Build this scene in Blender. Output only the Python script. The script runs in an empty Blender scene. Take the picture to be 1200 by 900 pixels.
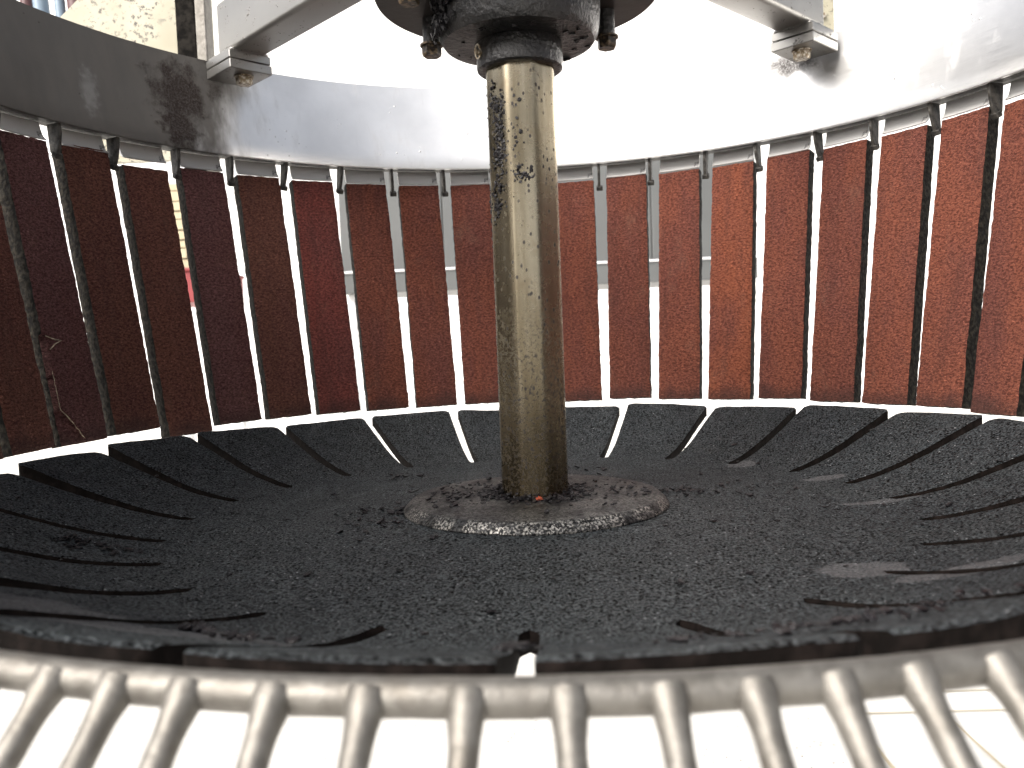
import bpy, bmesh, math, random
import numpy as np
from mathutils import Matrix, Vector, noise

random.seed(7)
SC = bpy.context.scene
COL = SC.collection
PI = math.pi
Z0 = 1.0                       # height of the eye level plane above the ground

# ------------------------------------------------------------------ camera
cd = bpy.data.cameras.new('camera')
cam = bpy.data.objects.new('camera', cd)
COL.objects.link(cam)
SC.camera = cam
F_PX, PITCH, ROLL, YAW = 981.6, .05489, -.03789, -.02326
rot = (Matrix.Rotation(YAW, 3, 'Z').transposed() @ Matrix.Rotation(PITCH, 3, 'X').transposed()
       @ Matrix.Rotation(ROLL, 3, 'Y').transposed())
basis = Matrix(((1, 0, 0), (0, 0, -1), (0, 1, 0)))      # camera x, y, z expressed in (right, forward, up)
cam.matrix_world = Matrix.Translation((0, -.6, Z0)) @ (rot @ basis).to_4x4()
cd.sensor_fit = 'HORIZONTAL'
cd.sensor_width = 36
cd.lens = F_PX / 1200 * 36
cd.clip_start, cd.clip_end = .01, 500
cd.dof.use_dof = True
cd.dof.focus_distance = .66
cd.dof.aperture_fstop = 13.5

# ------------------------------------------------------------------ world, sun, exposure
SUN_AZ, SUN_EL = math.radians(226), math.radians(42)     # azimuth clockwise from +Y
w = bpy.data.worlds.new('World')
SC.world = w
w.use_nodes = True
sk = w.node_tree.nodes.new('ShaderNodeTexSky')
sk.sky_type = 'NISHITA'
sk.sun_disc = False
sk.sun_elevation, sk.sun_rotation = SUN_EL, SUN_AZ
sk.air_density, sk.dust_density, sk.ozone_density = .7, 7.0, 1.0
bg = w.node_tree.nodes['Background']
bg.inputs['Strength'].default_value = .15
hs = w.node_tree.nodes.new('ShaderNodeHueSaturation')       # a hazy, almost white sky
hs.inputs['Saturation'].default_value = .35
w.node_tree.links.new(sk.outputs[0], hs.inputs['Color'])
w.node_tree.links.new(hs.outputs[0], bg.inputs['Color'])
sl = bpy.data.lights.new('sun', 'SUN')
sl.energy = 1.1
sl.angle = math.radians(24)
sl.color = (1, .95, .87)
sun = bpy.data.objects.new('sun', sl)
COL.objects.link(sun)
sdir = Vector((math.sin(SUN_AZ) * math.cos(SUN_EL), math.cos(SUN_AZ) * math.cos(SUN_EL), math.sin(SUN_EL)))
sun.location = sdir * 8
sun.rotation_euler = sdir.to_track_quat('Z', 'Y').to_euler()
vs = SC.view_settings
vs.view_transform, vs.look, vs.gamma, vs.use_curve_mapping = 'Standard', 'None', 1, False
vs.exposure = 1.15
SC.cycles.max_bounces = 6

# ------------------------------------------------------------------ helpers
def tag(o, label=None, cat=None, group=None, kind=None):
    for k, v in (('label', label), ('category', cat), ('group', group), ('kind', kind)):
        if v:
            o[k] = v
    return o

def empty(name, loc, label, cat, group=None):
    o = bpy.data.objects.new(name, None)
    o.empty_display_size = .05
    COL.objects.link(o)
    o.location = loc
    return tag(o, label, cat, group)

def link(name, me, parent=None, mat=None, smooth=False, angle=None):
    o = bpy.data.objects.new(name, me)
    COL.objects.link(o)
    if parent:
        o.parent = parent
    if mat:
        for m in (mat if isinstance(mat, (list, tuple)) else [mat]):
            if me.materials.find(m.name) < 0 or isinstance(mat, (list, tuple)):
                me.materials.append(m)
    if smooth:
        me.shade_smooth()
        if angle:
            me.set_sharp_from_angle(angle=math.radians(angle))
    return o

def mesh(name, v, f):
    me = bpy.data.meshes.new(name)
    me.from_pydata([tuple(map(float, p)) for p in v], [], f)
    me.update()
    return me

def bm_mesh(name, bm):
    me = bpy.data.meshes.new(name)
    bmesh.ops.recalc_face_normals(bm, faces=bm.faces)
    bm.to_mesh(me)
    bm.free()
    return me

def lathe(name, prof, n=96, cap=True):
    """closed solid of revolution; prof is a list of (r, z) from the top axis to the bottom axis"""
    v, f = [], []
    for r, z in prof:
        for k in range(n):
            a = 2 * PI * k / n
            v.append((r * math.sin(a), r * math.cos(a), z))
    for i in range(len(prof) - 1):
        for k in range(n):
            k2 = (k + 1) % n
            f.append((i * n + k, i * n + k2, (i + 1) * n + k2, (i + 1) * n + k))
    if cap:
        f.append(tuple(range(n))[::-1])
        f.append(tuple((len(prof) - 1) * n + k for k in range(n)))
    me = mesh(name, v, f)
    bm = bmesh.new(); bm.from_mesh(me)
    bmesh.ops.recalc_face_normals(bm, faces=bm.faces)
    bm.to_mesh(me); bm.free()
    return me

def box_bm(bm, sx, sy, sz, mtx=Matrix(), bev=0, seg=2):
    r = bmesh.ops.create_cube(bm, size=1)
    vs_ = r['verts']
    bmesh.ops.scale(bm, vec=(sx, sy, sz), verts=vs_)
    if bev:
        es = list({e for v in vs_ for e in v.link_edges})
        q = bmesh.ops.bevel(bm, geom=es, offset=bev, segments=seg, affect='EDGES', profile=.5)
        vs_ = list({v for f in q['faces'] for v in f.verts} | {v for v in vs_ if v.is_valid})
    bmesh.ops.transform(bm, matrix=mtx, verts=vs_)

def box(name, sx, sy, sz, mtx=Matrix(), bev=0, seg=2):
    bm = bmesh.new()
    box_bm(bm, sx, sy, sz, mtx, bev, seg)
    return bm_mesh(name, bm)

def tube_bm(bm, pts, rad, n=14, cap=True, jit=0):
    pts = [Vector(p) for p in pts]
    rads = rad if isinstance(rad, (list, tuple)) else [rad] * len(pts)
    rings = []
    up = None
    for i, p in enumerate(pts):
        t = (pts[min(i + 1, len(pts) - 1)] - pts[max(i - 1, 0)]).normalized()
        if up is None:
            up = t.orthogonal().normalized()
        up = (up - t * up.dot(t)).normalized()
        s = t.cross(up)
        ring = []
        for k in range(n):
            a = 2 * PI * k / n
            d = up * math.cos(a) + s * math.sin(a)
            r = rads[i]
            if jit:
                r *= 1 + jit * noise.noise((p + d * r) * 160)
            ring.append(bm.verts.new(p + d * r))
        rings.append(ring)
    for a, b in zip(rings, rings[1:]):
        for k in range(n):
            bm.faces.new((a[k], a[(k + 1) % n], b[(k + 1) % n], b[k]))
    if cap:
        bm.faces.new(rings[0][::-1])
        bm.faces.new(rings[-1])

def tube(name, pts, rad, n=14, jit=0):
    bm = bmesh.new()
    tube_bm(bm, pts, rad, n, True, jit)
    return bm_mesh(name, bm)

def polar(r, deg, z=0.0):
    a = math.radians(deg)
    return Vector((r * math.sin(a), r * math.cos(a), z))

def hexbolt(name, r, h, washer=0):
    bm = bmesh.new()
    bmesh.ops.create_cone(bm, cap_ends=True, segments=6, radius1=r * .9, radius2=r, depth=h * .25,
                          matrix=Matrix.Translation((0, 0, -h * .875)))
    bmesh.ops.create_cone(bm, cap_ends=True, segments=6, radius1=r, radius2=r, depth=h * .75,
                          matrix=Matrix.Translation((0, 0, -h * .375)))
    if washer:
        bmesh.ops.create_cone(bm, cap_ends=True, segments=20, radius1=washer, radius2=washer, depth=h * .18,
                              matrix=Matrix.Translation((0, 0, h * .09)))
    return bm_mesh(name, bm)

# ------------------------------------------------------------------ materials
class NT:
    def __init__(s, name):
        s.m = bpy.data.materials.new(name)
        s.m.use_nodes = True
        s.t = s.m.node_tree
        s.p = s.t.nodes['Principled BSDF']
        s.co = s.t.nodes.new('ShaderNodeTexCoord').outputs['Object']
    def set(s, **k):
        for a, v in k.items():
            a = {'base': 'Base Color', 'rough': 'Roughness', 'metal': 'Metallic', 'spec': 'Specular IOR Level',
                 'coat': 'Coat Weight', 'coatr': 'Coat Roughness', 'aniso': 'Anisotropic', 'trans': 'Subsurface Weight'}[a]
            if hasattr(v, 'links'):
                s.t.links.new(v, s.p.inputs[a])
            else:
                s.p.inputs[a].default_value = v if not isinstance(v, tuple) else (*v, 1)[:4]
        return s
    def node(s, kind, **k):
        n = s.t.nodes.new('ShaderNode' + kind)
        for a, v in k.items():
            if hasattr(n, a):
                setattr(n, a, v)
            else:
                s.inp(n.inputs[a.replace('_', ' ')], v)
        return n
    def inp(s, i, v):
        if hasattr(v, 'links'):
            s.t.links.new(v, i)
        else:
            i.default_value = (*v, 1) if isinstance(v, tuple) and i.type == 'RGBA' else v
    def mapped(s, sc=(1, 1, 1), loc=(0, 0, 0), src=None):
        n = s.node('Mapping')
        s.inp(n.inputs['Vector'], src or s.co)
        n.inputs['Scale'].default_value = sc
        n.inputs['Location'].default_value = loc
        return n.outputs[0]
    def noise(s, scale, detail=3, rough=.55, dist=0, vec=None, sc=None):
        n = s.node('TexNoise')
        s.inp(n.inputs['Vector'], vec or (s.mapped(sc) if sc else s.co))
        n.inputs['Scale'].default_value = scale
        n.inputs['Detail'].default_value = detail
        n.inputs['Roughness'].default_value = rough
        n.inputs['Distortion'].default_value = dist
        return n.outputs['Fac']
    def voro(s, scale, feature='F1', vec=None, sc=None, out='Distance', rnd=1):
        n = s.node('TexVoronoi', feature=feature)
        s.inp(n.inputs['Vector'], vec or (s.mapped(sc) if sc else s.co))
        n.inputs['Scale'].default_value = scale
        n.inputs['Randomness'].default_value = rnd
        return n.outputs[out]
    def ramp(s, fac, a, b, lo=0.0, hi=1.0):
        n = s.node('MapRange', interpolation_type='SMOOTHSTEP')
        s.inp(n.inputs['Value'], fac)
        n.inputs['From Min'].default_value, n.inputs['From Max'].default_value = a, b
        n.inputs['To Min'].default_value, n.inputs['To Max'].default_value = lo, hi
        return n.outputs[0]
    def math(s, op, a, b=0.0, c=0.0, clamp=False):
        n = s.node('Math', operation=op, use_clamp=clamp)
        s.inp(n.inputs[0], a); s.inp(n.inputs[1], b); s.inp(n.inputs[2], c)
        return n.outputs[0]
    def mix(s, fac, a, b, blend='MIX'):
        n = s.node('Mix', data_type='RGBA', blend_type=blend)
        s.inp(n.inputs[0], fac); s.inp(n.inputs[6], a); s.inp(n.inputs[7], b)
        return n.outputs[2]
    def fmix(s, fac, a, b):
        n = s.node('Mix', data_type='FLOAT')
        s.inp(n.inputs[0], fac); s.inp(n.inputs[2], a); s.inp(n.inputs[3], b)
        return n.outputs[0]
    def bump(s, h, dist, strength=1.0, prev=None):
        n = s.node('Bump')
        s.inp(n.inputs['Height'], h)
        n.inputs['Distance'].default_value = dist
        n.inputs['Strength'].default_value = strength
        if prev:
            s.inp(n.inputs['Normal'], prev)
        s.t.links.new(n.outputs[0], s.p.inputs['Normal'])
        return n.outputs[0]
    def blob(s, c, r, wob=.35, wscale=40):
        """0..1 mask of a noise-edged ellipsoid patch at c with radii r"""
        n = s.node('VectorMath', operation='SUBTRACT')
        s.inp(n.inputs[0], s.co); n.inputs[1].default_value = c
        d = s.node('VectorMath', operation='DIVIDE')
        s.inp(d.inputs[0], n.outputs[0]); d.inputs[1].default_value = r
        l = s.node('VectorMath', operation='LENGTH')
        s.inp(l.inputs[0], d.outputs[0])
        q = s.math('ADD', l.outputs['Value'], s.math('MULTIPLY', s.math('SUBTRACT', s.noise(wscale, 4), .5), wob * 4))
        return q

M = {}
def mats():
    # --- red abrasive rubber of the wall slats
    t = NT('red_rough_rubber')
    oi = t.node('ObjectInfo')
    rnd = t.node('CombineXYZ'); t.inp(rnd.inputs[0], t.math('MULTIPLY', oi.outputs['Random'], 3.0))
    va = t.node('VectorMath', operation='ADD'); t.inp(va.inputs[0], t.co); t.inp(va.inputs[1], rnd.outputs[0])
    v = va.outputs[0]
    crumb = t.noise(1, 4, .72, .6, vec=t.mapped((340, 340, 600), src=v))
    fine = t.noise(1, 2, .5, .3, vec=t.mapped((900, 900, 1300), src=v))
    blot = t.noise(1, 4, .6, 0, vec=t.mapped((18, 18, 9), src=v))
    c = t.mix(t.ramp(blot, .35, .68), oi.outputs['Color'], t.mix(.55, oi.outputs['Color'], (.12, .045, .04)))
    c = t.mix(t.ramp(crumb, .38, .60), t.mix(1, c, (.48, .44, .44), 'MULTIPLY'), t.mix(1, c, (1.3, 1.34, 1.34), 'MULTIPLY'))
    st = t.noise(1, 4, .6, .4, vec=t.mapped((55, 55, 7), src=v))
    c = t.mix(t.ramp(st, .48, .72, 0, .55), c, t.mix(.5, c, (.06, .03, .026)))
    dust = t.noise(1, 5, .65, 0, vec=t.mapped((30, 30, 22), src=v))
    c = t.mix(t.ramp(dust, .55, .78, 0, .45), c, (.20, .105, .075))
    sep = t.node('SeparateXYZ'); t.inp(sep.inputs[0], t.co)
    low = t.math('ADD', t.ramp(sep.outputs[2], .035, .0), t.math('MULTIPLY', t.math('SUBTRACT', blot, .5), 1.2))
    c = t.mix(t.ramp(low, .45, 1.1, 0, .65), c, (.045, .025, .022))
    hl = t.ramp(t.noise(1, 2, .5, .4, vec=t.mapped((420, 420, 700), src=v)), .58, .72)  # small grain highlights painted into the base colour
    c = t.mix(t.math('MULTIPLY', hl, .8), c, t.mix(1, c, (2.0, 2.1, 2.1), 'MULTIPLY'))
    bits = t.ramp(t.voro(160, vec=v), .12, .05)
    bits = t.math('MULTIPLY', bits, t.ramp(t.noise(45, 2, vec=v), .6, .72))
    c = t.mix(bits, c, (.42, .25, .17))
    t.set(base=c, rough=.82, spec=.15)
    h = t.math('ADD', t.math('MULTIPLY', crumb, 1.0), t.math('MULTIPLY', fine, .3))
    t.bump(h, .0060, 1.0)
    M['red'] = t.m
    # --- grimy cut side of the slats
    t = NT('dirty_rubber_side')
    n = t.noise(240, 4)
    c = t.mix(t.ramp(n, .4, .65), (.006, .005, .0042), (.028, .024, .018))
    t.set(base=c, rough=.8, spec=.12)
    t.bump(n, .002, 1)
    M['side'] = t.m
    # --- black rubber of dish and flaps
    t = NT('black_granular_rubber')
    gv = t.voro(520)
    g = t.noise(640, 3, .7)
    big = t.noise(14, 4, .6)
    c = t.mix(t.ramp(g, .43, .60), (.0056, .0072, .0082), (.046, .058, .064))
    c = t.mix(t.ramp(big, .4, .7, 0, .5), c, t.mix(1, c, (1.2, 1.05, .95), 'MULTIPLY'))
    pits = t.math('MULTIPLY', t.ramp(t.voro(310), .34, .2), t.ramp(t.noise(75, 2), .36, .48))
    c = t.mix(pits, c, (.002, .002, .002))
    worn = [((-.16, -.300, -.092), (.085, .020, .05)), ((-.215, -.285, -.085), (.06, .035, .05)),
            ((.166, -.174, -.118), (.023, .019, .03)), ((.197, -.207, -.108), (.036, .013, .03)),
            ((.243, -.012, -.125), (.03, .006, .03)), ((.235, .085, -.125), (.02, .008, .03)), ((.19, .168, -.125), (.015, .012, .03))]
    m = None
    for ce, ra in worn:
        q = t.ramp(t.blob(ce, ra, .22, 60), 1.05, .85)
        m = q if m is None else t.math('MAXIMUM', m, q)
    c = t.mix(t.math('MULTIPLY', m, .85), c, t.mix(t.noise(90, 3), (.048, .049, .051), (.066, .067, .069)))
    sp = t.math('MULTIPLY', t.ramp(t.voro(190), .13, .07), t.ramp(t.noise(40, 2), .42, .55))
    c = t.mix(sp, c, (.40, .41, .42))
    t.set(base=c, rough=t.fmix(t.ramp(big, .35, .7), .42, .58),
          spec=t.math('MULTIPLY', t.math('SUBTRACT', 1, t.math('MULTIPLY', pits, .95)), t.ramp(g, .40, .62, .04, .62)))
    hh = t.math('SUBTRACT', t.math('ADD', t.math('MULTIPLY', g, .8), t.math('MULTIPLY', t.math('SUBTRACT', 1, gv), .5)), t.math('MULTIPLY', pits, .6))
    hh = t.fmix(t.math('MULTIPLY', m, .85), hh, .75)
    nb = t.bump(hh, .0034, 1.0)
    t.bump(t.noise(26, 3), .006, .5, nb)
    M['black'] = t.m
    # --- cut edge of the flaps, brown black
    t = NT('brown_rubber_edge')
    n = t.noise(150, 4)
    t.set(base=t.mix(t.ramp(n, .4, .7), (.004, .003, .0026), (.011, .008, .007)), rough=.8, spec=.06)
    t.bump(n, .002, .6)
    M['edge'] = t.m
    # --- stainless band
    t = NT('stained_stainless_steel')
    brush = t.noise(1, 3, .6, vec=t.mapped((30, 30, 900)))
    cloud = t.noise(9, 5, .6)
    smear = t.noise(1, 4, .6, vec=t.mapped((60, 60, 14)))
    c = t.mix(t.ramp(cloud, .3, .7), (.66, .655, .645), (.80, .795, .78))
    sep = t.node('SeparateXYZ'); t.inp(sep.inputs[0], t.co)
    # dark brown tone growing towards the left end of the band, broken up by noise
    left_brown = t.math('ADD', t.ramp(sep.outputs[0], -.27, -.37), t.math('MULTIPLY', t.math('SUBTRACT', smear, .5), .9))
    left_brown = t.math('ADD', left_brown, t.math('MULTIPLY', t.math('SUBTRACT', cloud, .5), .8))
    left_brown = t.ramp(left_brown, .05, .75)
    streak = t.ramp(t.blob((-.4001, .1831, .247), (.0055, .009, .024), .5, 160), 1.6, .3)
    left_brown = t.math('MULTIPLY', left_brown, t.math('SUBTRACT', 1, t.math('MULTIPLY', streak, .13)))
    c = t.mix(t.math('MULTIPLY', left_brown, .9), c, t.mix(smear, (.016, .0125, .009), (.055, .045, .034)))
    # black splatter below the left beam's foot
    spl = t.math('MAXIMUM', t.ramp(t.blob((-.345, .272, .268), (.028, .032, .030), .8, 55), 1.5, .5),
                 t.ramp(t.blob((-.352, .262, .240), (.016, .02, .036), .8, 90), 1.4, .6))
    spl = t.math('MAXIMUM', spl, t.ramp(t.blob((.290, .328, .287), (.030, .03, .016), .5, 60), 1.6, .2))
    grain = t.ramp(t.noise(480, 4, .75), .30, .60)
    spl = t.math('MULTIPLY', spl, t.math('ADD', .4, t.math('MULTIPLY', grain, .6)))
    dots = t.math('MULTIPLY', t.ramp(t.voro(170), .2, .1), t.ramp(t.noise(24, 3), .58, .72))
    spl = t.math('MAXIMUM', spl, t.math('MULTIPLY', dots, .75))
    c = t.mix(t.math('MULTIPLY', spl, .92), c, (.026, .018, .016))
    t.set(base=c, metal=t.math('SUBTRACT', 1, t.math('MAXIMUM', t.math('MULTIPLY', left_brown, .92), spl)),
          rough=t.fmix(t.math('MAXIMUM', left_brown, spl), t.fmix(brush, .30, .46), .85), spec=.06)
    nb = t.bump(brush, .0003, .25)
    t.bump(spl, .0015, .6, nb)
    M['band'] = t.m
    # --- grimy steel of clips, strips, beams
    for key, lo, hi, a, b in (('strip', .50, .72, (.74, .73, .71), .55), ('beam', .52, .75, (.34, .33, .31), .45)):
        t = NT(key + '_grimy_steel')
        n = t.noise(90, 5, .65)
        sp = t.math('MAXIMUM', t.ramp(n, lo + .1, hi), t.math('MULTIPLY', t.ramp(t.voro(260), .25, .12), t.ramp(t.noise(50, 2), .5, .65)))
        c = t.mix(sp, t.mix(t.noise(25, 3), a, tuple(x * .8 for x in a)), (.03, .025, .02))
        t.set(base=c, metal=t.math('MULTIPLY', t.math('SUBTRACT', 1, sp), .35 if key == 'strip' else .9), rough=t.fmix(sp, .38, .75))
        t.bump(sp, .001, .6)
        M[key] = t.m
    t = NT('grimy_dark_tab')
    n = t.noise(200, 4)
    t.set(base=t.mix(t.ramp(n, .35, .65), (.012, .011, .009), (.06, .054, .046)), rough=.6, metal=.2)
    t.bump(n, .002, .8)
    M['tab'] = t.m
    # --- shaft
    t = NT('tarnished_brass_shaft')
    sm = t.noise(1, 4, .6, vec=t.mapped((120, 120, 9)))
    n = t.noise(55, 5, .65)
    c = t.mix(t.ramp(sm, .3, .7), (.19, .158, .104), (.32, .282, .208))
    c = t.mix(t.ramp(n, .5, .8, 0, .7), c, (.17, .13, .08))
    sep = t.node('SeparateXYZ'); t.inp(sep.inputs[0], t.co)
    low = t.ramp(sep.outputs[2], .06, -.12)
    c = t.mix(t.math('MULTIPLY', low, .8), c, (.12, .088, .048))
    pit = t.math('MULTIPLY', t.ramp(t.voro(1, vec=t.mapped((260, 260, 170))), .3, .16),
                 t.ramp(t.noise(48, 3), .43, .54))
    spk = t.math('MULTIPLY', t.ramp(t.noise(420, 3, .7), .52, .62), t.ramp(t.math('ADD', low, t.noise(20, 3)), .55, 1.05))
    pit = t.math('MAXIMUM', pit, spk)
    c = t.mix(pit, c, (.018, .014, .012))
    t.set(base=c, metal=t.math('SUBTRACT', 1, t.math('MULTIPLY', pit, .9)), rough=t.fmix(pit, t.fmix(n, .19, .34), .6))
    t.bump(t.noise(1, 3, .6, vec=t.mapped((90, 90, 30))), .0005, .25)
    M['shaft'] = t.m
    # --- clamping flange
    t = NT('worn_dark_flange')
    n = t.noise(620, 4, .7)
    big = t.noise(45, 4)
    bare = t.math('MULTIPLY', t.ramp(n, .5, .58), t.ramp(big, .42, .58))
    sepf = t.node('SeparateXYZ'); t.inp(sepf.inputs[0], t.co)
    rim = t.ramp(sepf.outputs[2], -.1134, -.1144)
    bare = t.math('MULTIPLY', bare, t.math('ADD', .3, t.math('MULTIPLY', rim, .7)))
    c = t.mix(t.ramp(t.noise(500, 3), .4, .65), (.004, .004, .0042), (.017, .0168, .017))
    c = t.mix(t.math('MULTIPLY', bare, .9), c, (.45, .43, .39))
    t.set(base=c, metal=t.math('MULTIPLY', bare, .9), rough=t.fmix(bare, .42, .3), spec=t.ramp(t.noise(420, 3), .4, .65, .08, .6))
    t.bump(n, .0007, .7)
    M['flange'] = t.m
    # --- greasy black casting
    t = NT('greasy_black_casting')
    n = t.noise(220, 4, .6)
    c = t.mix(t.ramp(t.noise(40, 4), .4, .7), (.006, .006, .0065), (.022, .020, .018))
    t.set(base=c, rough=t.fmix(t.noise(60, 3), .22, .5), spec=.6)
    t.bump(n, .0022, .8)
    M['grease'] = t.m
    t = NT('brown_black_plate')
    n = t.noise(70, 4)
    t.set(base=t.mix(n, (.012, .009, .0075), (.03, .023, .019)), rough=.5)
    t.bump(n, .001, .5)
    M['plate'] = t.m
    t = NT('rusty_bolt')
    n = t.noise(260, 4)
    t.set(base=t.mix(t.ramp(n, .4, .6), (.20, .15, .09), (.55, .50, .42)), rough=.42, metal=.8)
    t.bump(n, .001, .6)
    M['bolt'] = t.m
    t = NT('greasy_rusty_nut')
    n = t.noise(260, 4)
    t.set(base=t.mix(t.ramp(n, .4, .65), (.02, .015, .011), (.15, .105, .06)), rough=.4, metal=.4)
    t.bump(n, .001, .6)
    M['rust'] = t.m
    # --- residue
    t = NT('wet_dark_residue')
    n = t.noise(500, 3)
    t.set(base=t.mix(t.ramp(n, .4, .7), (.004, .0035, .0045), (.016, .013, .014)), rough=.34, spec=.3)
    t.bump(n, .002, .8)
    M['residue'] = t.m
    t = NT('red_fleck')
    t.set(base=t.mix(t.noise(300), (.25, .04, .02), (.35, .08, .04)), rough=.35)
    M['fleck'] = t.m
    t = NT('torn_backing')
    n = t.noise(180, 4)
    t.set(base=t.mix(n, (.07, .05, .045), (.12, .09, .08)), rough=.6)
    t.bump(n, .001, .5)
    M['backing'] = t.m
    t = NT('pale_torn_fibre')
    n = t.noise(400, 4)
    t.set(base=t.mix(t.ramp(n, .3, .7), (.20, .14, .09), (.46, .38, .27)), rough=.8)
    t.bump(n, .002, .8)
    M['fibre'] = t.m
    # --- cast guard in the foreground
    t = NT('dull_galvanised_guard')
    n = t.noise(120, 5, .65)
    c = t.mix(t.ramp(n, .3, .7), (.135, .125, .110), (.215, .203, .182))
    c = t.mix(t.ramp(t.noise(35, 4), .55, .75, 0, .7), c, (.13, .11, .085))
    t.set(base=c, metal=.8, rough=t.fmix(n, .46, .62))
    t.bump(n, .0015, .5)
    M['guard'] = t.m
    # --- hood
    t = NT('splashed_cream_panel')
    dots = t.math('MULTIPLY', t.ramp(t.noise(150, 4, .7), .54, .62), t.ramp(t.noise(14, 3), .40, .55))
    c = t.mix(t.ramp(t.noise(14, 3), .3, .7), (.30, .275, .195), (.37, .345, .265))
    c = t.mix(dots, c, (.05, .04, .03))
    t.set(base=c, rough=.45)
    M['cream'] = t.m
    t = NT('grimy_post')
    n = t.noise(60, 5, .65)
    t.set(base=t.mix(t.ramp(n, .42, .62), (.004, .0035, .003), (.018, .016, .0135)), rough=.9, spec=.08)
    t.bump(n, .001, .6)
    M['post'] = t.m
    t = NT('blue_grey_hose')
    t.set(base=t.mix(t.noise(30), (.12, .17, .22), (.26, .33, .40)), rough=.35)
    M['hose'] = t.m
    t = NT('dark_red_hose')
    t.set(base=t.mix(t.noise(30), (.04, .015, .015), (.12, .05, .05)), rough=.4)
    M['hose2'] = t.m
    # --- surroundings
    t = NT('pale_concrete')
    n = t.noise(6, 6, .65)
    sp = t.math('MULTIPLY', t.ramp(t.voro(38), .16, .07), t.ramp(t.noise(2.5, 3), .45, .6))
    c = t.mix(t.ramp(n, .3, .7), (.50, .485, .45), (.62, .605, .57))
    c = t.mix(sp, c, (.12, .09, .06))
    t.set(base=c, rough=.85)
    t.bump(t.noise(60, 5), .004, .5)
    M['ground'] = t.m
    t = NT('grey_container_sheet')
    t.set(base=t.mix(t.noise(4, 4), (.085, .088, .088), (.12, .123, .12)), rough=.45, metal=.2)
    M['sheet'] = t.m
    t = NT('pale_trim')
    t.set(base=t.mix(t.noise(9), (.55, .55, .55), (.68, .68, .68)), rough=.5)
    M['trim'] = t.m
    t = NT('matt_white')
    t.set(base=t.mix(t.noise(3, 5), (.76, .755, .74), (.82, .815, .80)), rough=.9)
    t.bump(t.noise(40, 4), .004, .3)
    M['white'] = t.m
    t = NT('pale_timber')
    n = t.noise(1, 4, .6, vec=t.mapped((3, 60, 60)))
    t.set(base=t.mix(n, (.30, .25, .16), (.50, .43, .30)), rough=.8)
    M['timber'] = t.m
    t = NT('red_paint')
    n = t.noise(20, 4)
    t.set(base=t.mix(n, (.16, .015, .018), (.25, .03, .03)), rough=.5)
    M['redpaint'] = t.m
mats()

# ------------------------------------------------------------------ ground and background
gm = mesh('ground', [(-60, -60, 0), (60, -60, 0), (60, 60, 0), (-60, 60, 0)], [(0, 1, 2, 3)])
GROUND = link('ground', gm, mat=M['ground'])
tag(GROUND, 'pale sunlit concrete yard seen below and behind the drum', 'ground', kind='structure')

# ------------------------------------------------------------------ drum: band, slats, clips
DR = empty('drum', (0, 0, Z0), 'round drum of a steel band and hanging red rough rubber slats', 'drum')
NS = 44
DPHI = 360 / NS
RT, HT, RB, HB = .4461, .1899, .4026, -.0762
PH0, TW, HW = math.degrees(-.006), math.degrees(.010), .0241
TH = .016

# steel band: thin open cone with rolled edges
def band_mesh():
    n = 240
    v, f = [], []
    prof = [(.4335, .2075), (.4340, .2070), (.4530, .3070), (.4545, .3085), (.4575, .3085), (.4575, .3070), (.4372, .2070), (.4365, .2062)]
    prof = [(.4340, .2063), (.4335, .2080)] + [(.4335 + (.4540 - .4335) * k / 6, .2080 + .0985 * k / 6) for k in range(1, 7)] + \
           [(.4545, .3085), (.4575, .3085), (.4572, .3065), (.4375, .2080), (.4370, .2063)]
    P = len(prof)
    for k in range(n):
        a = 2 * PI * k / n
        wob = .0012 * noise.noise(Vector((math.sin(a) * 3, math.cos(a) * 3, 1)))
        for r, z in prof:
            v.append(((r + wob) * math.sin(a), (r + wob) * math.cos(a), z))
    for k in range(n):
        k2 = (k + 1) % n
        for i in range(P):
            i2 = (i + 1) % P
            f.append((k * P + i, k * P + i2, k2 * P + i2, k2 * P + i))
    me = mesh('band', v, f)
    bm = bmesh.new(); bm.from_mesh(me); bmesh.ops.recalc_face_normals(bm, faces=bm.faces); bm.to_mesh(me); bm.free()
    return me
link('band', band_mesh(), DR, M['band'], True, 40)

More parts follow.
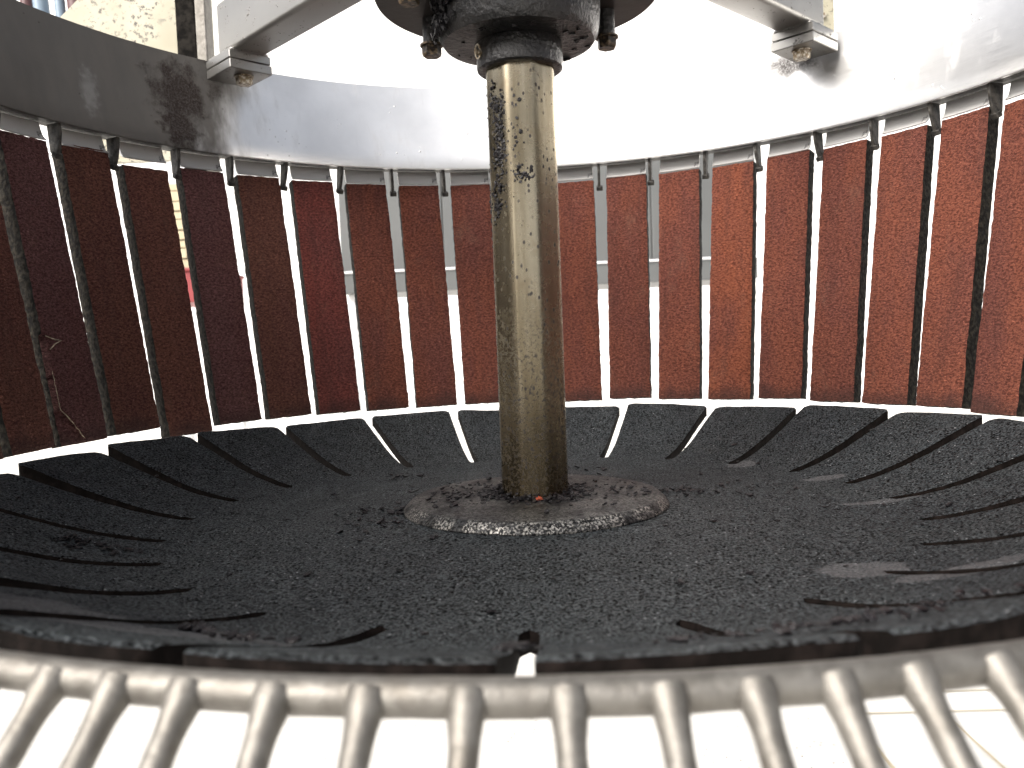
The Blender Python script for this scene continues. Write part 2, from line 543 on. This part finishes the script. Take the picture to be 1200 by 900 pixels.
SL = math.hypot(RT - RB, HT - HB)          # slat length along its face
def slat_mesh(seed, torn=False):
    """a rough rubber block: local x across, y out of the drum, z up along the face from its lower end"""
    nx, nz = (22, 120) if torn else (14, 84)
    rnd = random.Random(seed)
    o = Vector((seed * 3.1, seed * 1.7, 0))
    v, f, mi = [], [], []
    def edge(side, z):
        p = Vector((side * 5, 0, z * 190)) + o
        return HW + .00055 * noise.noise(p) + .0005 * noise.noise(p * .22) + .0004 * noise.noise(p * 3)
    idx = {}
    for j in range(nz + 1):
        z = SL * j / nz
        for i in range(nx + 1):
            s = 2 * i / nx - 1
            x = s * edge(1 if s > 0 else -1, z)
            q = Vector((x * 170, 3, z * 260)) + o
            d = .00055 * noise.noise(q) + .00035 * noise.noise(q * 2.3) + .0008 * noise.noise(q * .12)
            ex = max(0, abs(s) - .93) / .07
            ez = max(0, (j / nz - .992) / .008, (.012 - j / nz) / .012)
            y = d + .0012 * max(ex, ez) ** 2
            zz = z
            if j == 0:
                zz += .0009 * noise.noise(Vector((x * 140, 9, seed)))
            if j == nz:
                zz += .0007 * noise.noise(Vector((x * 140, 19, seed)))
            if torn:
                # ragged corner where the abrasive layer has peeled away
                lim = -.0225 + .021 * max(0, 1 - z / .030) ** .8 + .0013 * noise.noise(Vector((3, z * 300, 1)))
                if z < .095 and x < lim:
                    y += .0042
            idx[i, j] = len(v)
            v.append((x, y, zz))
    for j in range(nz):
        for i in range(nx):
            f.append((idx[i, j], idx[i + 1, j], idx[i + 1, j + 1], idx[i, j + 1])); mi.append(0)
    # side walls, ends and back
    loop = [idx[i, 0] for i in range(nx)] + [idx[nx, j] for j in range(nz)] + [idx[i, nz] for i in range(nx, 0, -1)] + [idx[0, j] for j in range(nz, 0, -1)]
    back = []
    mid = []
    for a in loop:
        x, y, z = v[a]
        jx = .0006 * noise.noise(Vector((x * 300, 5, z * 260)) + o)
        mid.append(len(v)); v.append((x * (1 + .012 * (1 if abs(x) > HW * .9 else 0)) + jx * (1 if x > 0 else -1), TH * .45, z))
        back.append(len(v)); v.append((x * .985, TH, z))
    n = len(loop)
    for k in range(n):
        k2 = (k + 1) % n
        f.append((loop[k2], loop[k], mid[k], mid[k2])); mi.append(1)
        f.append((mid[k2], mid[k], back[k], back[k2])); mi.append(1)
    f.append(tuple(back)); mi.append(1)
    me = mesh('slat', v, f)
    me.polygons.foreach_set('material_index', mi)
    bm = bmesh.new(); bm.from_mesh(me); bmesh.ops.recalc_face_normals(bm, faces=bm.faces); bm.to_mesh(me); bm.free()
    return me

def frame_for(i):
    """orientation of slat i: lower and upper face centre"""
    a = PH0 + DPHI * (i - 8)
    lo, hi = polar(RB, a + TW, HB), polar(RT, a, HT)
    z = (hi - lo).normalized()
    out = polar(1, a + TW / 2)
    y = (out - z * out.dot(z)).normalized()
    x = y.cross(z).normalized()
    return Matrix(((x.x, y.x, z.x, lo.x), (x.y, y.y, z.y, lo.y), (x.z, y.z, z.z, lo.z), (0, 0, 0, 1)))

variants = [slat_mesh(s) for s in range(1, 8)]
torn_me = slat_mesh(11, True)
for me in variants + [torn_me]:
    me.materials.append(M['red']); me.materials.append(M['side'])
    me.shade_smooth(); me.set_sharp_from_angle(angle=math.radians(50))

# clip strip over the head of each slat: shallow bent channel
def strip_mesh():
    w_, v, f = .0236, [], []
    prof = [(.0035, .0175), (.0030, .010), (.0018, .0045), (-.0002, .0015), (-.0012, .0004), (.0002, .0000), (.004, .0035), (.0055, .010), (.006, .0175)]
    for x in np.linspace(-w_, w_, 7):
        bow = .0008 * (1 - (x / w_) ** 2)
        for y, z in prof:
            v.append((x, y + bow, z))
    P = len(prof)
    for i in range(6):
        for k in range(P):
            f.append((i * P + k, i * P + (k + 1) % P, (i + 1) * P + (k + 1) % P, (i + 1) * P + k))
    f.append(tuple(range(P))); f.append(tuple(6 * P + k for k in range(P))[::-1])
    me = mesh('clip_strip', v, f)
    bm = bmesh.new(); bm.from_mesh(me); bmesh.ops.recalc_face_normals(bm, faces=bm.faces); bm.to_mesh(me); bm.free()
    me.materials.append(M['strip'])
    me.shade_smooth(); me.set_sharp_from_angle(angle=math.radians(45))
    return me
strip_me = strip_mesh()

lp_ = [(.4378, .2108), (.4378, .2080), (.4625, .2080), (.4625, .2108)]
v, f = [], []
for k in range(240):
    for r, z in lp_:
        v.append(polar(r, 1.5 * k, z))
for k in range(240):
    for i in range(4):
        f.append((k * 4 + i, k * 4 + (i + 1) % 4, ((k + 1) % 240) * 4 + (i + 1) % 4, ((k + 1) % 240) * 4 + i))
bm = bmesh.new(); bm.from_mesh(mesh('tmp', v, f))
link('ledge_ring', bm_mesh('ledge_ring', bm), DR, M['tab'], True, 30)

# hanger tab between two slats: a radial fin with a kicked foot
def tab_mesh():
    bm = bmesh.new()
    out = [(.0, .0), (.015, .0), (.015, -.024), (.011, -.029), (.007, -.029), (.003, -.020), (.0, -.008)]
    t_ = .0016
    a = [bm.verts.new((-t_, y, z)) for y, z in out]
    b = [bm.verts.new((t_, y, z)) for y, z in out]
    bm.faces.new(a); bm.faces.new(b[::-1])
    for k in range(len(out)):
        k2 = (k + 1) % len(out)
        bm.faces.new((a[k], b[k], b[k2], a[k2]))
    box_bm(bm, .0075, .006, .005, Matrix.Translation((.0005, .009, -.0275)) @ Matrix.Rotation(.5, 4, 'X'))
    bmesh.ops.bevel(bm, geom=list(bm.edges), offset=.0005, segments=1, affect='EDGES')
    me = bm_mesh('hanger_tab', bm)
    me.materials.append(M['tab'])
    return me
tab_me = tab_mesh()

BR, RD, PU, OR = (.185, .059, .036), (.18, .047, .037), (.135, .060, .056), (.25, .076, .040)
DU = (.165, .066, .045)
tone = {-6: PU, -5: DU, -4: PU, -3: DU, -2: DU, -1: PU, 0: DU, 1: DU, 2: PU, 3: DU, 4: RD, 5: BR, 6: BR, 7: BR, 8: BR, 9: BR, 10: BR,
        11: BR, 12: OR, 13: BR, 14: BR, 15: BR, 16: BR, 17: BR}
for i in range(-10, 27):
    mt = frame_for(i)
    me = torn_me if i == -1 else variants[(i * 5) % 7]
    o = link('slat', me, DR)
    drop = {1: -.0065, 17: -.003, 0: .003}.get(i, random.uniform(-.0012, .0012))
    o.matrix_local = mt @ Matrix.Translation((0, 0, drop)) @ Matrix.Rotation(random.uniform(-.012, .012), 4, 'Z')
    c = tone.get(i, BR)
    k = random.uniform(.9, 1.12)
    o.color = (c[0] * k, c[1] * k, c[2] * k, 1)
    if i == -1:
        o['label'] = 'slat with its lower corner torn open to the backing'
    s = link('clip_strip', strip_me, o)
    s.matrix_local = Matrix.Translation((random.uniform(-.0004, .0004), .0005, SL + .0006 - drop))
    t = link('hanger_tab', tab_me, DR)
    a = PH0 + DPHI * (i - 8 + .5)
    t.matrix_local = Matrix.Rotation(-math.radians(a + random.uniform(-.3, .3)), 4, 'Z') @ Matrix.Translation((0, .4385, .2074 + random.uniform(-.0012, .0))) @ Matrix.Rotation(random.uniform(-.09, .09), 4, 'Y') @ Matrix.Rotation(random.uniform(-.12, .12), 4, 'Z')
    if i == -1:
        # pale fibres along the tear
        bm = bmesh.new()
        ln = [(-.0222, .094), (-.0135, .0905), (-.0065, .0895), (-.0140, .0868), (-.0205, .082)]
        tube_bm(bm, [(x, -.0004, z) for x, z in ln], [.0003, .0007, .0003, .0007, .0004], 6)
        pts = []
        for k2 in range(26):
            z = .004 + .060 * k2 / 25
            lim = -.0225 + .021 * max(0, 1 - z / .030) ** .8
            pts.append((lim + .0012 * noise.noise(Vector((z * 400, 2, 0))), -.0002, z))
        tube_bm(bm, pts, [.0002 + .0005 * abs(noise.noise(Vector((k2 * .8, 7, 1)))) for k2 in range(26)], 6)
        link('torn_edge', bm_mesh('torn_edge', bm), o, M['fibre'], True)

# ------------------------------------------------------------------ rotor: shaft, flange, dish with flaps
RO = empty('rotor', (0, 0, Z0), 'rotor of a brass coloured shaft on a black rubber dish with slit edge', 'rotor')
PR = np.array([(0, -.1205), (.10, -.1208), (.16, -.1235), (.20, -.1255), (.225, -.1258), (.25, -.1245), (.28, -.1192), (.305, -.1122),
               (.33, -.1028), (.355, -.0932), (.375, -.0853), (.39, -.0793)])
rs = np.linspace(0, .392, 400)
zs = np.interp(rs, PR[:, 0], PR[:, 1])
ker = np.ones(31) / 31
zs = np.convolve(np.pad(zs, 15, mode='edge'), ker, 'valid')
def dz(r):
    return float(np.interp(r, rs, zs))
DT, RI, RP, NP_ = .0098, .250, .388, 24
PHASE = 1.06

def dish_z(x, y, r):
    return dz(r) + .0007 * noise.noise(Vector((x * 22, y * 22, 1))) + .00035 * noise.noise(Vector((x * 90, y * 90, 4)))

def disc_mesh():
    n = 288
    radii = [0.012] + list(np.linspace(.02, RI, 44))
    v, f = [], []
    for z_off in (0, -DT):
        for r in radii:
            for k in range(n):
                a = math.radians(PHASE) + 2 * PI * k / n
                x, y = r * math.sin(a), r * math.cos(a)
                v.append((x, y, dish_z(x, y, r) + z_off))
    L = len(radii)
    for s in (0, 1):
        b = s * L * n
        for i in range(L - 1):
            for k in range(n):
                k2 = (k + 1) % n
                q = (b + i * n + k, b + i * n + k2, b + (i + 1) * n + k2, b + (i + 1) * n + k)
                f.append(q if s else q[::-1])
    for k in range(n):
        k2 = (k + 1) % n
        f.append(((L - 1) * n + k, (L - 1) * n + k2, L * n + (L - 1) * n + k2, L * n + (L - 1) * n + k))
    return mesh('dish', v, f)
link('dish', disc_mesh(), RO, M['black'], True, 40)

def flap_mesh(k):
    """one flap between two slits"""
    rnd = random.Random(100 + k)
    nr, na = 36, 24
    c = PHASE + 15 * (k + .5)
    droop = rnd.uniform(-.002, .0022)
    twist = rnd.uniform(-.0025, .0025)
    if k in (10, 11, 12, 13):
        droop, twist = -.0015, .0
    v, f, mi = [], [], []
    top, bot = {}, {}
    for j in range(nr + 1):
        t = j / nr
        r = RI + (RP - RI) * t
        gap = .0088 + .0016 * t                     # slit width here
        # rounded inner end of the slit
        if t < .06:
            gap *= math.sqrt(max(0, 1 - (1 - t / .06) ** 2))
        half = math.radians(7.5) - .5 * gap / r
        for i in range(na + 1):
            s = 2 * i / na - 1
            rr = r
            if j > nr - 3:
                rr -= .0045 * max(0, (abs(s) - .86) / .14) ** 2 * (j - nr + 3) / 3
            jag = (.0005 * noise.noise(Vector((r * 260, s * 2, k))) / r) * t if abs(s) == 1 else 0
            a = math.radians(c) + s * (half + jag)
            x, y = rr * math.sin(a), rr * math.cos(a)
            z = dish_z(x, y, rr) + (droop + twist * s) * t * t
            if j == nr:
                z -= .0010
            if abs(s) == 1 and t > 0:
                z -= .0006
            top[i, j] = len(v); v.append((x, y, z))
    for (i, j), a in list(top.items()):
        x, y, z = v[a]
        bot[i, j] = len(v); v.append((x, y, z - DT))
    for j in range(nr):
        for i in range(na):
            f.append((top[i, j], top[i, j + 1], top[i + 1, j + 1], top[i + 1, j])); mi.append(0)
            f.append((bot[i, j], bot[i + 1, j], bot[i + 1, j + 1], bot[i, j + 1])); mi.append(1)
    for j in range(nr):
        f.append((top[0, j], bot[0, j], bot[0, j + 1], top[0, j + 1])); mi.append(1)
        f.append((top[na, j], top[na, j + 1], bot[na, j + 1], bot[na, j])); mi.append(1)
    for i in range(na):
        f.append((top[i, nr], bot[i, nr], bot[i + 1, nr], top[i + 1, nr])); mi.append(1)
    me = mesh('flap', v, f)
    me.polygons.foreach_set('material_index', mi)
    me.materials.append(M['black']); me.materials.append(M['edge'])
    me.shade_smooth(); me.set_sharp_from_angle(angle=math.radians(45))
    return me
for k in range(NP_):
    link('flap', flap_mesh(k), RO)

RSH = .0236
def shaft_mesh():
    # octagonal bar with worn, rounded corners
    sec = []
    for k in range(8):
        c0 = math.radians(22.5 + 45 * k)
        cc = Vector((math.sin(c0), math.cos(c0), 0)) * ((RSH - .008) / math.cos(math.radians(22.5)))
        for d in (-22.5, -13.5, -4.5, 4.5, 13.5, 22.5):
            a = c0 + math.radians(d)
            sec.append(cc + Vector((math.sin(a), math.cos(a), 0)) * .008)
    n = len(sec)
    zz = np.linspace(.215, -.124, 60)
    v = [(p.x, p.y, z) for z in zz for p in sec]
    f = [(i * n + k, i * n + (k + 1) % n, (i + 1) * n + (k + 1) % n, (i + 1) * n + k) for i in range(len(zz) - 1) for k in range(n)]
    f += [tuple(range(n)), tuple((len(zz) - 1) * n + k for k in range(n))]
    bm = bmesh.new(); bm.from_mesh(mesh('tmp', v, f))
    return bm_mesh('shaft', bm)
link('shaft', shaft_mesh(), RO, M['shaft'], True, 40)
fl = [(.0262, -.1125), (.03, -.1122), (.060, -.1126), (.0878, -.1135), (.0892, -.1139), (.0945, -.1190), (.0950, -.1200), (.0945, -.1228)]
link('flange', lathe('flange', fl, 128), RO, M['flange'], True, 30)

# ------------------------------------------------------------------ bearing over the shaft
BE = empty('bearing', (0, 0, Z0), 'greasy black bearing housing with round plate above the shaft', 'bearing')
link('plate', lathe('plate', [(.097, .260), (.0992, .258), (.0998, .239), (.0988, .2365)], 128), BE, M['plate'], True, 30)
link('housing', lathe('housing', [(.0575, .2362), (.0572, .224), (.0565, .216), (.0553, .2090), (.0525, .2052), (.048, .2048), (.0315, .2048)], 96), BE, M['grease'], True, 40)
link('collar', lathe('collar', [(.0296, .2047), (.0301, .2035), (.0303, .1893), (.0299, .1873), (.0282, .1861), (.0244, .1859)], 64), BE, M['grease'], True, 30)
nut = hexbolt('nut', .0072, .0075, .0085); nut.materials.append(M['rust'])
for r, a, zb in ((.0705, 66, .2165), (.0705, -66, .2165), (.078, -112, .2320)):
    p = polar(r, a)
    s = link('stud', tube('stud', [p + Vector((0, 0, .2363)), p + Vector((0, 0, zb))], .0062, 16), BE, M['grease'], True, 40)
    b = link('nut', nut, s)
    b.location = p + Vector((0, 0, zb))
    b.rotation_euler.z = random.uniform(0, 1)
# grease nipple on the collar
p = polar(.0305, -118, .1965)
bm = bmesh.new()
ring = [p + Vector((.0 , .0, 0)) + Vector((-.0015 + .0018 * math.cos(a), -.001, .0048 * math.sin(a))) for a in np.linspace(0, 2 * PI, 17)]
tube_bm(bm, ring, .0008, 8)
tube_bm(bm, [polar(.029, -118, .196), polar(.0335, -118, .196)], .0022, 10)
link('grease_nipple', bm_mesh('grease_nipple', bm), BE, M['bolt'], True, 40)

# ------------------------------------------------------------------ beams carrying the bearing
def beam(side, label):
    ang = 45.2 * side
    root = empty('support_beam', (0, 0, Z0), label, 'beam', 'beams between the band and the bearing')
    rz = Matrix.Rotation(-math.radians(ang), 4, 'Z')
    r0, r1 = .097, .425
    bt = .304
    link('tube', box('tube', .038, r1 - r0, .055, rz @ Matrix.Translation((0, (r0 + r1) / 2, bt + .0275)), .005, 4), root, M['beam'], True, 60)
    link('upper_foot_plate', box('upper_foot_plate', .046, .054, .0085, rz @ Matrix.Translation((0, .418, bt - .0046)), .0008, 1), root, M['beam'])
    lp = link('lower_foot_plate', box('lower_foot_plate', .047, .054, .0095, rz @ Matrix.Translation((0, .4165, bt - .0147)), .0008, 1), root, M['beam'])
    wl_ = [(-.0195, .443), (-.0197, .425), (-.0196, .405), (-.0194, .3925), (-.010, .3912), (.0, .3915), (.010, .3912), (.0194, .3925), (.0197, .41), (.0195, .443)]
    wp = []
    for (ax, ay), (bx_, by_) in zip(wl_, wl_[1:]):
        for q in np.linspace(0, 1, 8)[:-1]:
            wp.append(rz @ Vector((ax + (bx_ - ax) * q, ay + (by_ - ay) * q, bt + .0006)))
    link('weld_bead', tube('weld_bead', wp, [.0017 + .0005 * noise.noise(p * 700) for p in wp], 8, .25), root, M['beam'], True)
    hb = hexbolt('foot_bolt', .0085, .0075, .0100)
    hb.materials.append(M['bolt'])
    b = link('foot_bolt', hb, lp)
    b.matrix_local = rz @ Matrix.Translation((.001, .409, bt - .0212))
    return root
beam(-1, 'square steel beam from the bearing to the dark left part of the band')
beam(1, 'square steel beam from the bearing to the bright right part of the band')

# ------------------------------------------------------------------ hood parts standing outside the band
HD = empty('hood', (-.44, .50, Z0 + .30), 'cream splashed hood panel beside a grimy post above the band', 'hood')
def at(o, x, y, z):
    return Matrix.Translation(Vector((x, y, z + Z0)) - o.location)
bm = bmesh.new()
pts = [(-.585, .25), (-.600, .425), (-.480, .56), (-.40, .62), (-.40, .25)]
pts = [(-.600, .25), (-.600, .432), (-.50, .512), (-.36, .62), (-.425, .62), (-.425, .25)]
pts = [(-.600, .25), (-.600, .437), (-.40, .612), (-.40, .25)]
a = [bm.verts.new((x, .505, z)) for x, z in pts]
b = [bm.verts.new((x, .515, z)) for x, z in pts]
bm.faces.new(a); bm.faces.new(b[::-1])
for k in range(len(pts)):
    k2 = (k + 1) % len(pts)
    bm.faces.new((a[k], b[k], b[k2], a[k2]))
me = bm_mesh('panel', bm); me.transform(at(HD, 0, 0, 0))
link('panel', me, HD, M['cream'])
link('post', box('post', .026, .02, .36, at(HD, -.4235, .492, .41), .002, 2), HD, M['post'])
link('post_flange', box('post_flange', .0135, .024, .36, at(HD, -.402, .488, .41), .0015, 2), HD, M['guard'])
HR = empty('upright', (.39, .50, Z0 + .36), 'pale upright bracket standing behind the bright right part of the band', 'bracket')
def ah(x, y, z):
    return Matrix.Translation(Vector((x, y, z + Z0)) - HR.location)
link('plate', box('plate', .022, .012, .26, ah(.3895, .50, .492), .0015, 2), HR, M['cream'])
nb = hexbolt('bolt', .004, .004); nb.materials.append(M['bolt'])
o = link('bolt', nb, HR); o.matrix_local = ah(.385, .4935, .392) @ Matrix.Rotation(-PI / 2, 4, 'X')
# hoses in the far corner
for k, (x, m, r, dx) in enumerate(((-.778, 'hose', .011, .03), (-.752, 'hose2', .010, .03), (-.732, 'hose', .012, .045), (-.705, 'hose', .008, .03), (-.681, 'hose2', .014, .02))):
    pts = [(x - dx * (1 - q) ** 2 - .012 * math.sin(q * 2.5), .72 + .004 * k, Z0 + .42 + .5 * (1 - q)) for q in np.linspace(0, 1, 14)]
    pts += [(pts[-1][0] + .002, .72 + .004 * k, Z0 + .38)]
    o = link('hose', tube('hose', pts, r, 12), None, M[m], True, 60)
    tag(o, ['pale blue hose, outermost of the hoses at the top left corner', 'thin dark red hose between blue hoses at the top left corner',
            'thick pale blue hose in the middle of the bundle at the top left corner', 'thin blue hose right of the thick one at the top left corner',
            'thick dark red hose nearest the cream panel at the top left corner'][k], 'hose', 'hoses hanging at the top left corner')

# ------------------------------------------------------------------ residue
def chips(name, spots, parent, mat, size=(.0015, .005), thick=(.3, .8)):
    """many small curled flakes; spots is a list of (point, normal)"""
    v, f = [], []
    for p, nrm in spots:
        nrm = nrm.normalized()
        t = nrm.orthogonal().normalized()
        t.rotate(Matrix.Rotation(random.uniform(0, 2 * PI), 3, nrm))
        nrm2 = (nrm + t * random.uniform(-.5, .5)).normalized()
        b_ = nrm2.cross(t).normalized()
        t = b_.cross(nrm2)
        s = random.uniform(*size)
        L, W, H = s, s * random.uniform(.5, .95), s * random.uniform(*thick)
        n = 6
        base = len(v)
        for lay in (0, 1):
            for k in range(n):
                a = 2 * PI * k / n
                rr = random.uniform(.65, 1.1)
                q = p + t * (L * rr * math.cos(a)) + b_ * (W * rr * math.sin(a)) + nrm2 * (H * (lay - .25) + .25 * s * math.cos(a) ** 2 * random.uniform(0, .6))
                v.append(q)
        f.append(tuple(base + n + k for k in range(n)))
        f.append(tuple(base + k for k in range(n))[::-1])
        for k in range(n):
            f.append((base + k, base + (k + 1) % n, base + n + (k + 1) % n, base + n + k))
    o = link(name, mesh(name, v, f), parent, mat)
    return o

UP = Vector((0, 0, 1))
R = random.uniform
spots = []
for _ in range(760):        # ring of crumbs round the foot of the shaft, heaped up behind on the left
    a = R(0, 360) if R(0, 1) < .6 else random.gauss(-75, 35)
    r = RSH + abs(random.gauss(0, .007)) + .001
    top = .0045 + (.006 if -120 < a < -30 else 0)
    spots.append((polar(r, a, -.1122 + R(0, top) * math.exp(-(r - RSH) / .006)), UP))
for _ in range(170):        # heap on the left of the flange, tail on the right
    if R(0, 1) < .75:
        r, a = R(.03, .078), random.gauss(-80, 20)
    else:
        r, a = R(.03, .085), random.gauss(95, 30)
    spots.append((polar(r, a, -.1126 + R(0, .0012)), UP))
for _ in range(60):
    spots.append((polar(R(.03, .09), R(0, 360), -.1128), UP))
o = chips('residue_crumbs', [(p + Vector((0, 0, Z0)), n) for p, n in spots], None, M['residue'], (.0008, .0028), (.2, .6))
tag(o, 'black wet crumbs heaped on the flange round the shaft foot', 'residue', kind='stuff')
spots = []
def on_dish(x, y):
    r = math.hypot(x, y)
    return Vector((x, y, dish_z(x, y, r) + .0006 + Z0))
for _ in range(90):
    a, r = R(0, 360), R(.10, .37)
    q = polar(r, a); spots.append((on_dish(q.x, q.y), UP))
for cx, cy, sx, sy, n in ((.105, .03, .018, .012, 60), (-.098, -.005, .02, .010, 50), (-.09, -.05, .015, .012, 25), (-.0065, -.349, .0035, .004, 26), (-.268, -.103, .012, .007, 45),
                          (-.106, -.303, .008, .003, 22), (-.1336, -.279, .0035, .0022, 30), (.10, -.335, .014, .004, 26), (-.115, .17, .012, .006, 14), (.175, .06, .02, .02, 20),  # second clump on this line stands in for a dark hole
                          (.145, -.30, .016, .003, 24), (.055, -.345, .012, .003, 18), (.06, .17, .02, .012, 14)):
    for _ in range(n):
        x, y = random.gauss(cx, sx), random.gauss(cy, sy)
        r = math.hypot(x, y)
        if .096 < r < .37:
            spots.append((on_dish(x, y) + Vector((0, 0, R(0, .001))), UP))
o = chips('dish_crumbs', spots, None, M['residue'], (.0007, .0032), (.15, .5))
tag(o, 'black flakes scattered over the rubber dish, one clump in place of a hole', 'residue', kind='stuff')
# grease and skins stuck on the shaft
spots = []
for _ in range(620):
    u = R(0, 1)
    z = .168 - .085 * u + random.gauss(0, .004)
    a = -130 - 16 * math.sin(u * 5) + random.gauss(0, 14)
    if .6 < u < .72:
        a = R(-150, -195)
        z = .112 + random.gauss(0, .003)
    q = polar(RSH + R(.0, .0009), a, z)
    spots.append((q + Vector((0, 0, Z0)), polar(1, a)))
for _ in range(120):
    a = R(-105, -95) + random.gauss(0, 5); z = R(-.1, .19)
    spots.append((polar(RSH + .0002, a, z + Z0), polar(1, a)))
o = chips('shaft_residue', spots, None, M['residue'], (.0006, .0018), (.15, .4))
tag(o, 'black sticky residue clinging to the left side of the shaft', 'residue', kind='stuff')
spots = []
for _ in range(160):
    a = random.gauss(-112, 9)
    q = polar(.0580 + R(-.001, .002), a, R(.207, .236) + Z0)
    spots.append((q, polar(1, a)))
for _ in range(26):
    a = R(0, 360)
    spots.append((polar(R(.036, .050), a, .2052 + Z0), Vector((0, 0, -1))))
o = chips('bearing_residue', spots, None, M['residue'], (.0010, .0034), (.3, .7))
tag(o, 'lumps of black grease hanging from the left of the bearing housing', 'residue', kind='stuff')
o = chips('red_flake', [(polar(.0285 + R(0, .003), 180 + R(-9, 9), -.1112 + Z0), UP) for _ in range(5)], None, M['fleck'], (.001, .003))
tag(o, 'small red flakes at the front of the shaft foot', 'flake', kind='stuff')

# ------------------------------------------------------------------ guard in the foreground
GU = empty('guard', (0, 0, Z0), 'dull metal guard of a curved rod with sloping bars in the foreground', 'guard')
GU.rotation_euler = (0, .010, 0)
RG, HG, RR = .4195, -.0792, .0046
link('rim_rod', tube('rim_rod', [polar(RG, 180 + d, HG) for d in np.linspace(-42, 42, 120)], RR, 20, .05), GU, M['guard'], True)
bars = [-16.02, -13.5, -11.01, -8.11, -5.19, -2.15, .85, 3.81, 6.46, 9.01, 11.62]
bars = [-41.2, -38.4, -35.6, -32.8, -30, -27.2, -24.3, -21.6, -18.8] + bars + [14.5, 17.3, 20.1, 23, 25.8, 28.6, 31.4, 34.2, 37, 39.8]
LEN = .085
for d in bars:
    pts, rad = [], []
    for q in np.linspace(0, 1, 34):
        s = q ** 1.6 * LEN
        # leaves the front of the rod, then slopes down and outwards
        rr_ = RG + .0012 + s * .735 + .0010 * (1 - math.exp(-s / .004))
        zz_ = HG + .0012 - s * .675 - .0004 * (1 - math.exp(-s / .004))
        pts.append(polar(rr_, 180 - d, zz_))
        rad.append(.0034 * (1 + .42 * math.exp(-(s / .0062) ** 2)) * (1 + .05 * noise.noise(Vector((d, s * 150, 0)))))
    b = link('bar', tube('bar', pts, rad, 14, .04), GU, M['guard'], True)
link('lower_rod', tube('lower_rod', [polar(RG + .0022 + LEN * .735, 180 + e, HG - LEN * .675) for e in np.linspace(-42, 42, 90)], RR, 14), GU, M['guard'], True)

# ------------------------------------------------------------------ things beyond the drum
WL = empty('white_backdrop', (0, 9, 0), 'tall white backdrop added far behind the drum to whiten the view', 'wall')  # added backdrop, makes everything seen behind the drum bright white
wb = box('backdrop_face', 60, .25, 7, Matrix.Translation((0, .125, 3.5)))
link('backdrop_face', wb, WL, M['white'])
link('backdrop_cap', box('backdrop_cap', 60, .33, .06, Matrix.Translation((0, .125, 7.031)), .01, 2), WL, M['white'])
CT = empty('container', (.12, 4.3, 0), 'grey sheet metal container on legs behind the drum', 'container')
def cbox(name, x0, x1, y0, y1, z0, z1, parent, mat, bev=.004):
    me = box(name, x1 - x0, y1 - y0, z1 - z0, Matrix.Translation(((x0 + x1) / 2, (y0 + y1) / 2, (z0 + z1) / 2) - parent.location if False else Vector(((x0 + x1) / 2, (y0 + y1) / 2, (z0 + z1) / 2)) - parent.location), bev, 2)
    return link(name, me, parent, mat)
cbox('lower_sheet', -1.02, 1.25, 4.0, 4.6, Z0 + .275, Z0 + .385, CT, M['sheet'])
cbox('rail', -1.03, 1.26, 3.99, 4.61, Z0 + .385, Z0 + .397, CT, M['trim'], .002)
for k in range(4):
    x0 = -1.02 + k * 2.27 / 4
    cbox('upper_sheet', x0 + .002, x0 + 2.27 / 4 - .002, 4.004, 4.6, Z0 + .397, Z0 + 1.0, CT, M['sheet'])
for x in (-.98, 1.19):
    for y in (4.08, 4.52):
        cbox('leg', x - .02, x + .02, y - .02, y + .02, 0, Z0 + .275, CT, M['trim'])

PS = empty('rack', (-1.55, 3.2, 0), 'red painted steel rack under the timber stack behind the left slats', 'rack')
cbox('rail', -1.58, -1.36, 2.9, 3.4, Z0 + .20, Z0 + .33, PS, M['redpaint'])
cbox('top_plate', -1.60, -1.355, 2.89, 3.41, Z0 + .33, Z0 + .345, PS, M['redpaint'])
for x, y in ((-1.49, 2.95), (-1.40, 3.35)):
    cbox('leg', x - .03, x + .03, y - .03, y + .03, 0, Z0 + .20, PS, M['white'])
TS = empty('timber_stack', (-1.6, 3.1, Z0 + .345), 'stack of pale timber boards on the red rack', 'timber')
z = Z0 + .346
for k in range(9):
    h = .036 + .006 * math.sin(k * 2.1)
    cbox('board', -1.58 + R(-.01, .01), -1.425 + R(-.012, .012), 2.92 + R(-.01, .01), 3.38, z, z + h, TS, M['timber'], .003)
    z += h + .004
# slab joints in the yard at the lower right
JR = M['side']
for k, (x, y, lx, ly) in enumerate(((.78, 1.0, .010, 3.4), (1.02, .9, .006, 1.2), (1.4, 1.52, 1.25, .006), (1.4, 1.64, 1.25, .006))):
    o = link('slab_joint', mesh('slab_joint', [(x - lx / 2, y - ly / 2, .004), (x + lx / 2, y - ly / 2, .004), (x + lx / 2, y + ly / 2, .004), (x - lx / 2, y + ly / 2, .004)], [(0, 1, 2, 3)]), GROUND, M['timber'])
